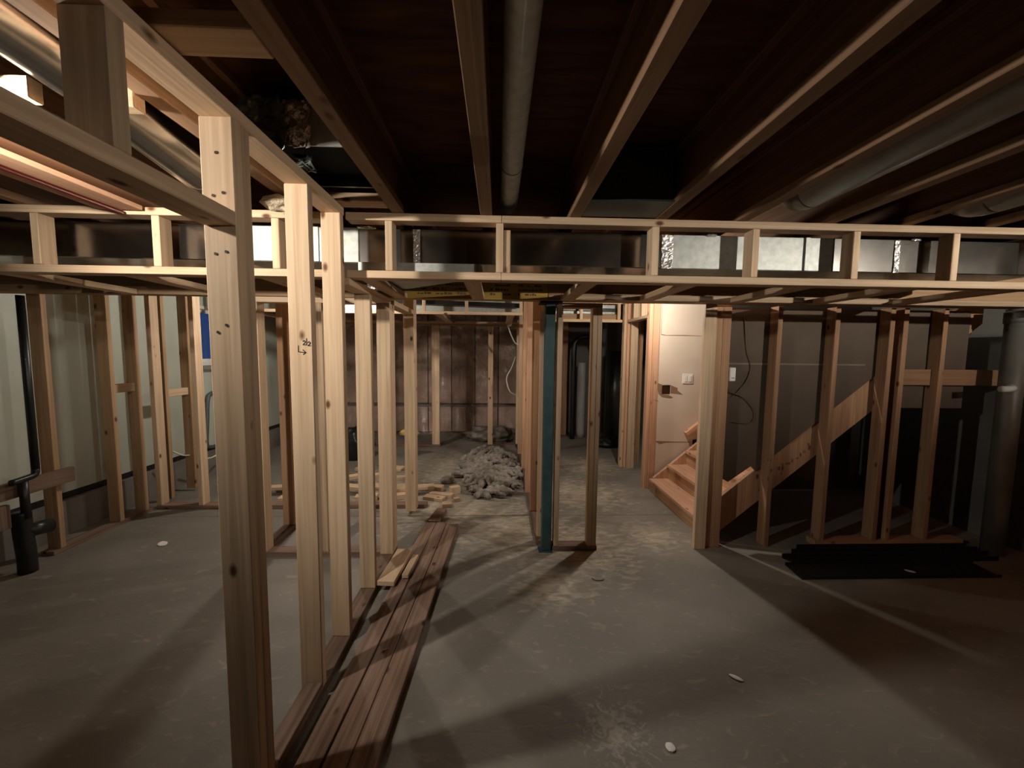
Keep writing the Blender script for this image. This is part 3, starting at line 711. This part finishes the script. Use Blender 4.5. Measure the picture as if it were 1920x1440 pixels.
# sheet metal box in the bay
SB = thing('sheet_metal_box', 'dark sheet metal duct box between two joists above the soffit', 'duct box', (.585, 1.83, 2.2))
lum('box_body', .402, .768, 1.74, 1.925, ZJ+.012, ZS-.02, SHEET_DARK, SB, .004)
lum('bottom_lip', .400, .770, 1.72, 1.926, ZJ+.002, ZJ+.011, SHEET_DARK, SB, .002)
tag(lum('flat_board', -1.865, -1.665, -1.3, 1.915, ZJ-.022, ZJ-.001, PINK_FIR), 'flat pinkish board under a joist at upper left, with a red pipe on it', 'board')
tag(tube('water_pipe', [(-1.76, -1.3, ZJ-.034), (-1.76, .5, ZJ-.034), (-1.76, 1.915, ZJ-.034)], .010, RED_PIPE, seg=10), 'thin red pipe under a joist at upper left', 'pipe')
tag(link('insulation_scrap', lump_bm(.075, .05, .03, .45, 1.6, 4, 3, False), CREAM_WOOL, None, Matrix.Translation((-.95, 1.76, 2.085)), True), 'torn cream insulation tuft between the first two foreground studs', 'insulation')

# ------------------------------------------------------------------ left side: wall frame, pipes, bracing
L = thing('stud_wall', 'dim stud frame standing in front of the pale left wall', 'stud wall', (-3.1, 3, 0))
for (y, mm) in ((2.36, PINE_ROUGH), (2.745, BEAM_WOOD), (3.18, BEAM_WOOD), (3.405, BEAM_WOOD), (3.68, BEAM_WOOD), (3.97, BEAM_WOOD)): lum('stud', -3.19, -3.10, y, y+T, .03, 1.80 if y < 2.7 else 2.08, mm, L)
lum('top_plate', -3.19, -3.10, 2.745, 6.4, 2.08, ZJ-.001, BEAM_WOOD, L)
lum('bottom_plate', -3.19, -3.10, 2.70, 3.49, 0, .03, TREATED, L)
for (y0, y1, z) in ((3.217, 3.404, 1.09), (3.717, 3.969, 1.0)): lum('blocking', -3.17, -3.12, y0, y1, z, z+.07, PINE_ROUGH, L)
lum('brace', -3.09, -3.05, 2.38, 2.83, .50, .60, TREATED, L)
lum('brace', -3.09, -3.05, 2.36, 2.45, .32, .47, TREATED, L)
DP = thing('drain_pipe', 'black drain pipe with a trap by the left edge', 'pipe', (-3.0, 2.5, 0))
tube('riser_pipe', [(-3.02, 2.57, 1.78), (-3.02, 2.57, 1.2), (-3.02, 2.57, .66)], .020, BLACK, DP)
tube('elbow', spline([(-3.02, 2.57, .66), (-3.02, 2.56, .625), (-3.02, 2.50, .615), (-3.02, 2.44, .61)], 4), .020, BLACK, DP)
tube('trap', spline([(-3.05, 2.50, .40), (-3.05, 2.50, .28), (-3.04, 2.50, .12), (-3.04, 2.50, .0)], 4), .045, BLACK, DP)
tube('riser_pipe', [(-3.02, 2.50, .36), (-3.02, 2.50, .48), (-3.02, 2.50, .60)], .022, BLACK, DP)
tube('trap_arm', [(-3.05, 2.50, .27), (-3.04, 2.64, .25)], .045, BLACK, DP)
tag(tube('grey_hose', spline([(-3.372, 4.80, .95), (-3.372, 4.62, .94), (-3.372, 4.56, .87), (-3.372, 4.53, .60), (-3.372, 4.51, .36), (-3.372, 4.58, .31), (-3.372, 4.75, .30)], 5), .022, SHEET_DARK), 'dark bent hose on the wall under the blue window', 'hose')
tag(tube('cable', spline([(-3.15, 4.05, .34), (-3.14, 4.25, .27), (-3.14, 4.45, .32), (-3.16, 4.6, .36)]), .008, CABLE, seg=8), 'white cable dangling under the dark hose', 'cable')
tag(tube('cable', spline([(-3.17, 3.8, .46), (-3.14, 3.88, .40), (-3.15, 3.99, .37)]), .007, CABLE, seg=8), 'short white cable end by the left wall studs', 'cable')
# left wall: concrete curb, and a black strip painted for the gap's shade
o = lum('trim_1', XL, XL+.05, YF+.01, 6.5, 0, .27, FOUNDATION, None, 0); struct(o)
o = lum('trim_2', XL, XL+.006, YF+.01, 6.5, .27, .32, BLACK, None, 0); struct(o)
bm = lump_bm(.02, .04, .045, .2, 3, 3, 1, False); tag(link('wall_box', bm, BLACK, None, Matrix.Translation((XL+.02, 3.42, .43))), 'small black round fitting low on the pale left wall', 'fitting')

# ------------------------------------------------------------------ lumber on the floor
def plank(name, lab, x0, y0, x1, y1, z, wide=.086, mm=None, grp='planks lying beside the foreground stud wall', th=.036):
    return tag(board(name, (x0, y0, z+th/2), (x1, y1, z+th/2), wide, th, mm or TREATED), lab, 'plank', grp)
plank('plank', 'red-brown floor plank nearest the foreground stud wall', -.666, .78, -.552, 3.13, 0)
plank('plank', 'red-brown floor plank in the middle of the three', -.570, .78, -.464, 3.13, 0, .084)
plank('plank', 'red-brown floor plank on the right of the three', -.478, .78, -.370, 3.10, 0, .096)
plank('plank', 'short red-brown plank end beyond the three floor planks', -.535, 3.15, -.505, 3.42, 0, .095)
tag(board('board_scrap', (-.765, 1.22, .056), (-.758, 1.525, .056), .070, .034, TREATED), 'board scrap lying on the sill of the foreground wall', 'board scrap')
tag(board('board_scrap', (-.668, 2.235, .058), (-.640, 2.60, .070), .105, .030, PINE), 'split pale offcut resting between the sill and the planks', 'board scrap')
tag(board('board_scrap', (-.570, 2.31, .058), (-.553, 2.54, .064), .04, .026, PINE), 'thin split sliver beside the pale offcut on the planks', 'board scrap')
# scrap pile
rows = {'front row': [], 'second row': [], 'third row': [], 'back row': []}
rr = random.Random(11)
spec = {'front row': [(-2.35, 3.72), (-2.0, 3.74), (-1.62, 3.70), (-1.28, 3.72), (-1.02, 3.76), (-.62, 3.72)],
        'second row': [(-2.2, 4.02), (-1.78, 4.05), (-1.36, 4.02), (-1.02, 4.03), (-.68, 3.98)],
        'third row': [(-2.25, 4.36), (-1.86, 4.38), (-1.46, 4.36), (-1.08, 4.34)],
        'back row': [(-2.1, 4.74), (-1.66, 4.74), (-1.28, 4.7)]}
ordw = ['leftmost', 'second from left', 'third from left', 'fourth from left', 'fifth from left', 'rightmost']
for rname, pts in spec.items():
    for i, (x, y) in enumerate(pts):
        ln = rr.uniform(.20, .27); a = rr.uniform(-.35, .35) + (math.pi/2 if rr.random() < .12 else 0)
        dx, dy = math.cos(a)*ln/2, math.sin(a)*ln/2
        wd = rr.choice((.085, .11, .13)); th = rr.choice((.034, .036, .05))
        lab = 'pale offcut in the %s of the scrap pile, %s' % (rname, 'rightmost' if i == len(pts)-1 else ordw[i])
        tag(board('offcut', (x-dx, y-dy, th/2), (x+dx, y+dy, th/2), wd, th, PINE, None, (-dy, dx, 0)), lab, 'wood offcut', 'wood offcuts in the scrap pile')
for i, (x, y, a) in enumerate(((-2.18, 3.88, .15), (-1.45, 3.88, -.3), (-.85, 3.86, .2), (-1.62, 4.2, .5))):
    dx, dy = math.cos(a)*.2, math.sin(a)*.2
    tag(board('offcut', (x-dx, y-dy, .068), (x+dx, y+dy, .071), .09, .034, PINE, None, (-dy, dx, 0)), 'pale offcut lying on top of the scrap pile, %s' % ('leftmost', 'third from left', 'rightmost', 'second from left')[i], 'wood offcut', 'wood offcuts in the scrap pile')
for (x, y, l2, wd, a, lab) in ((-.565, 3.80, .12, .07, -.25, 'long lit scrap block just past the end of the planks'), (-.44, 3.90, .05, .07, .5, 'upright orange cube of wood among the scrap blocks'),
                               (-.475, 3.55, .045, .08, .2, 'small pale scrap block at the far end of the planks'), (-.40, 3.68, .03, .04, .6, 'tiny pale wood chip right of the scrap blocks')):
    dx, dy = math.cos(a)*l2, math.sin(a)*l2; th = .07 if 'cube' in lab else .035
    tag(board('offcut', (x-dx, y-dy, th/2), (x+dx, y+dy, th/2), wd, th, PINE, None, (-dy, dx, 0)), lab, 'wood offcut', 'wood offcuts in the scrap pile')

# ------------------------------------------------------------------ grey insulation heap
bm = bmesh.new(); rr = random.Random(21)
nx, ny = 40, 90; g = []
for j in range(ny+1):
    row = []
    for i in range(nx+1):
        u, v = i/nx*2-1, j/ny*2-1
        x = -.09 + u*.37 - .03*v; y = 4.72 + v*1.0
        rad = math.sqrt(u*u+v*v)
        p = Vector((x*7, y*5, .3)); k = max(0., 1.02-rad**2.2)
        h = k*(.025 + .05*abs(noise.noise(p)))
        row.append(bm.verts.new((x+.03*noise.noise(p*1.7), y+.04*noise.noise(p), h - (.012 if k < .05 else 0))))
    g.append(row)
for j in range(ny):
    for i in range(nx): bm.faces.new((g[j][i], g[j][i+1], g[j+1][i+1], g[j+1][i]))
for k in range(190):                    # torn curled flaps of batt, each a bent flattened roll
    a, rdi = rr.uniform(0, 6.28), math.sqrt(rr.random())*1.0
    u, v = math.cos(a)*rdi, math.sin(a)*rdi
    cx, cy = -.10+u*.34-.03*v, 4.72+v*.98
    near = .75 if cy > 4.9 else 1.1
    ln = rr.uniform(.10, .26)*near; th = rr.uniform(-.9, .9)+(math.pi/2 if rr.random() < .3 else 0); z = .028+.085*(1-rdi*rdi)*rr.uniform(.4, 1.1)
    bend = rr.uniform(-.09, .09); pts = []
    for s_i in range(6):
        t = s_i/5-.5
        pts.append((cx+math.cos(th)*ln*t-math.sin(th)*bend*(t*t*4), cy+math.sin(th)*ln*t+math.cos(th)*bend*(t*t*4), z+.03*(1-4*t*t)*rr.uniform(.3, 1)))
    base = rr.uniform(.020, .042)*near
    tb = tube_bm(spline(pts, 3), [base*(.5+.5*math.sin(math.pi*q_/15))*(1+.2*math.sin(q_*1.9+k)) for q_ in range(16)], 10)
    for v_ in tb.verts:
        v_.co += Vector((noise.noise(v_.co*28), noise.noise(v_.co*28+Vector((9, 0, 0))), noise.noise(v_.co*28+Vector((0, 9, 0)))))*.007
        if v_.co.z < .002: v_.co.z = .002
    me = bpy.data.meshes.new('t'); tb.to_mesh(me); tb.free(); bm.from_mesh(me); bpy.data.meshes.remove(me)
for v in bm.verts: v.co.x = min(v.co.x, .292)
hp = link('insulation_heap', bm, GREY_WOOL, smooth=True); tag(hp, 'heap of grey torn insulation against the warm-toned centre wall', 'insulation heap', kind='stuff')
tag(link('insulation_scrap', lump_bm(.075, .07, .05, .4, 3, 3, 12), GREY_WOOL, None, Matrix.Translation((-.56, 4.22, .028)), True), 'single grey insulation tuft left of the big heap', 'insulation')
# plastic over the back wall, bag, yellow foam
bm = bmesh.new(); nx, nz_ = 70, 44; g = []
for k in range(nz_+1):
    row = []
    for i in range(nx+1):
        u, v = i/nx, k/nz_; x = -3.06+u*4.0; z = .01+v*2.1
        d = .05*noise.fractal(Vector((x*2.2, z*1.7, 2.2)), .9, 2.1, 4) + (.16*max(0, 1-z/.4)**1.5)*(1+.6*noise.noise(Vector((x*3, z*5, 5))))
        row.append(bm.verts.new((x, YB-.21-d, z)))
    g.append(row)
for k in range(nz_):
    for i in range(nx): bm.faces.new((g[k][i], g[k][i+1], g[k+1][i+1], g[k+1][i]))
tag(link('plastic_sheet', bm, POLY, smooth=True), 'wrinkled clear plastic sheet covering the pink insulation at the back', 'plastic sheet')
tag(link('plastic_bundle', lump_bm(.42, .17, .15, .45, 2.4, 4, 5), plain('dusty_poly_bundle', (.17, .145, .12), .4, 0, .5, bump=.8, bscale=10), None, Matrix.Translation((-.12, 6.32, .09)), True), 'dusty bundled plastic on the floor at the foot of the back wall', 'plastic bundle')
tag(link('garbage_bag', lump_bm(.24, .20, .26, .28, 2.6, 4, 7), BLACK, None, Matrix.Translation((-1.95, 5.25, .156)), True), 'black plastic bag behind the foreground studs', 'bag')
tag(link('garbage_bag', lump_bm(.11, .12, .22, .35, 2.4, 4, 17), BLACK, None, Matrix.Translation((-2.26, 5.45, .44+.0)), True), 'tall black bag top behind the first black bag', 'bag')
tag(link('foam_chunk', lump_bm(.13, .05, .06, .5, 4, 3, 3), YELLOW, None, Matrix.Translation((-1.215, 5.28, .335)), True), 'yellow foam chunk behind the last foreground stud', 'foam')
st_ = tag(lum('block', -1.265, -1.165, 5.24, 5.32, 0, .298, TREATED), 'low dark block carrying the yellow foam chunk', 'wood block')
# back right nook: pipes
tag(tube('vent_pipe', spline([(1.44, 6.6, 0), (1.44, 6.6, .6), (1.44, 6.6, 1.2), (1.44, 6.6, 1.30)], 4), .075, GREY_PVC), 'grey-white upright pipe in the dark nook right of the post', 'pipe')
tag(tube('drain_pipe', spline([(1.27, 6.45, 0), (1.27, 6.45, .8), (1.27, 6.45, 1.5), (1.30, 6.45, 1.66), (1.42, 6.45, 1.73), (1.60, 6.45, 1.70), (1.66, 6.45, 1.52)], 5), .045, BLACK), 'black bent pipe in the dark nook right of the post', 'pipe')
tag(lum('foundation_post', 1.02, 1.22, 6.75, 6.85, 0, 2.1, FIR), 'brown board upright at the rear of the dark nook', 'board')
tag(link('water_tank', tube_bm([(0, 0, -.75), (0, 0, 0), (0, 0, .75)], .24, 32), plain('dark_tank', (.05, .055, .052), .3, .3, .5, nscale=6), None, Matrix.Translation((2.05, 6.4, .752)), True), 'dark cylindrical tank behind the doorway studs', 'water tank')
tag(link('debris_bag', lump_bm(.22, .2, .1, .4, 2.4, 4, 27), BLACK, None, Matrix.Translation((1.72, 5.95, .06)), True), 'black crumpled bag on the floor in the dark nook', 'bag')
tag(tube('cable', spline([(.12, 5.30, 1.83), (.17, 5.31, 1.70), (.22, 5.32, 1.60), (.281, 5.318, 1.56)], 4), .009, CABLE, seg=8), 'white cable end high beside the centre wall', 'cable')
tag(tube('cable', spline([(.245, 5.5, 1.40), (.19, 5.5, 1.24), (.125, 5.5, 1.12), (.125, 5.5, 1.02), (.17, 5.5, .90), (.25, 5.5, .85)], 6), .009, CABLE, seg=8), 'white cable loop beside the centre wall', 'cable')

# ------------------------------------------------------------------ right side
STACK = plain('dusty_grey_pipe', (.15, .145, .13), .45, 0, .4, nscale=6, namt=.15)  # darker grey than the other grey pipe
RP = thing('stack_pipe', 'tall dim vertical pipe near the right edge', 'pipe', (3.72, 2.62, 0))
tube('pipe', [(3.70, 2.64, 0), (3.70, 2.64, .9), (3.70, 2.64, 1.80)], .062, STACK, RP, 24)
tube('coupling', [(3.70, 2.64, 1.70), (3.70, 2.64, 1.78)], .069, STACK, RP, 24)
tube('branch', spline([(3.64, 2.60, 1.25), (3.60, 2.56, 1.24), (3.52, 2.56, 1.235)], 4), .022, WHITE_PVC, RP, 14)
bm = bmesh.new()
def channel(lab, x0, x1, y0, y1, z0, h=.03, skew=-.12):
    bm = bmesh.new(); t = .004; wd = y1-y0
    pr = [(0, 0), (wd, 0), (wd, h), (wd-t, h), (wd-t, t), (t, t), (t, h), (0, h)]
    a = [bm.verts.new((x0+(skew*(p[0]/wd)), y0+p[0], z0+p[1])) for p in pr]; b_ = [bm.verts.new((x1+(skew*(p[0]/wd)), y0+p[0], z0+p[1])) for p in pr]
    bm.faces.new(a); bm.faces.new(list(reversed(b_)))
    for i in range(len(pr)): bm.faces.new((a[i], a[(i+1) % len(pr)], b_[(i+1) % len(pr)], b_[i]))
    bmesh.ops.recalc_face_normals(bm, faces=bm.faces)
    return tag(link('steel_channel', bm, BLACK_MATTE), lab, 'steel channel', 'black steel channels on the floor by the stairs')
channel('black steel channel lying nearest on the floor before the stair wall', 1.985, 3.35, 2.325, 2.50, 0, .02, .02)
channel('black steel channel lying behind the nearest one on the floor', 2.08, 3.60, 2.525, 2.59, 0, .035, -.03)
channel('black steel channel lying second from the stair wall sill', 2.20, 3.62, 2.600, 2.655, 0, .035, -.03)
channel('black steel channel lying against the stair wall sill', 2.29, 3.62, 2.665, 2.72, 0, .035, -.03)
for (n_, lab, x, y, z, s, mm) in (('paper_scrap', 'small bright white scrap on the bare floor at right', 1.081, 1.584, .004, (.030, .012, .004), PAPER),
                           ('paper_scrap', 'small pale round scrap on the floor at the bottom', .647, 1.288, .005, (.019, .019, .004), PAPER),
                           ('paper_scrap', 'small pale scrap on the dim left floor', -2.497, 2.858, .004, (.05, .03, .004), PAPER),
                           ('paper_scrap', 'tiny white scrap on the black steel channels', 2.80, 2.40, .006, (.03, .014, .004), PAPER)):
    tag(link(n_, lump_bm(*s, .25, 3, 2, 4), mm, None, Matrix.Translation((x, y, z)) @ Matrix.Rotation(-.7, 4, 'Z')), lab, 'scrap')
tag(link('screw', tube_bm([(0, 0, 0), (.012, .004, .002), (.03, .01, .003)], [.007, .003, .002], 8), STEEL_BRIGHT, None, Matrix.Translation((-.536, 1.73, .042))), 'shiny screw lying on the middle floor plank', 'screw')
tag(tube('wire_offcut', spline([(.615, 2.36, .004), (.64, 2.335, .004), (.68, 2.338, .004), (.69, 2.35, .004)], 4), .003, CABLE_DARK, seg=6), 'small curved dark wire bit on the floor in the middle', 'wire')

# ------------------------------------------------------------------ bare bulbs, and unseen lamps whose reflectors are added to shape the light
LABS = ['clamp lamp with a metal reflector in the room left of the foreground wall', 'bare bulb hanging at the foot of the stairs behind the beam',
        'clamp lamp with a metal reflector on the right side of the front room', 'bare bulb hanging over the scrap pile in the back left room']
def lathe_bm(prof, seg=32):
    bm = bmesh.new(); rings = [[bm.verts.new((r*math.cos(2*math.pi*k/seg), r*math.sin(2*math.pi*k/seg), z)) for k in range(seg)] for r, z in prof]
    for a, b in zip(rings[:-1], rings[1:]):
        for k in range(seg): bm.faces.new((a[k], a[(k+1) % seg], b[(k+1) % seg], b[k]))
    bmesh.ops.recalc_face_normals(bm, faces=bm.faces)
    return bm
REFLECTOR = plain('spun_aluminium', (.62, .62, .60), .5, .6, .5, nscale=10, namt=.05)
for (p, s, aim), lab in zip(BULBS, LABS):
    M = bpy.data.materials.new('bulb_glow'); M.use_nodes = True; n = M.node_tree.nodes; l = M.node_tree.links; n.clear()
    out = n.new('ShaderNodeOutputMaterial'); em = n.new('ShaderNodeEmission'); em.inputs[0].default_value = (*BULB_COLOR, 1); em.inputs[1].default_value = s; l.new(em.outputs[0], out.inputs[0])
    x, y, z = p
    t = thing('light_bulb' if aim is None else 'clamp_lamp', lab, 'light bulb' if aim is None else 'lamp', (x, y, z))
    bm = bmesh.new(); bmesh.ops.create_icosphere(bm, subdivisions=2, radius=.03)
    if aim is None:
        link('bulb', bm, M, t, Matrix.Translation(p), True)
        tube('socket', [(x, y, z+.031), (x, y, z+.075)], .018, WHITE_PVC, t, 16)
        tube('cord', [(x, y, z+.075), (x, y, ZS-.001)], .004, BLACK, t, 8)
    else:
        q = Matrix.Translation(p) @ Vector(aim).to_track_quat('Z', 'Y').to_matrix().to_4x4()
        link('bulb', bm, M, t, q, True)
        link('reflector', lathe_bm([(.022, -.055), (.05, -.045), (.082, -.012), (.095, .037), (.097, .037), (.084, -.014), (.052, -.048), (.022, -.058)]), REFLECTOR, t, q, True)  # added reflector, keeps direct light off the floor and the stair wall
        a_, b_ = q @ Vector((0, 0, -.031)), q @ Vector((0, 0, -.13))
        tube('socket', [a_, b_], .02, BLACK, t, 16)
        tube('clamp', [b_, b_ + Vector((0, 0, .05)), Vector((b_.x, b_.y, ZS-.001))], .008, STEEL_BRIGHT, t, 10)
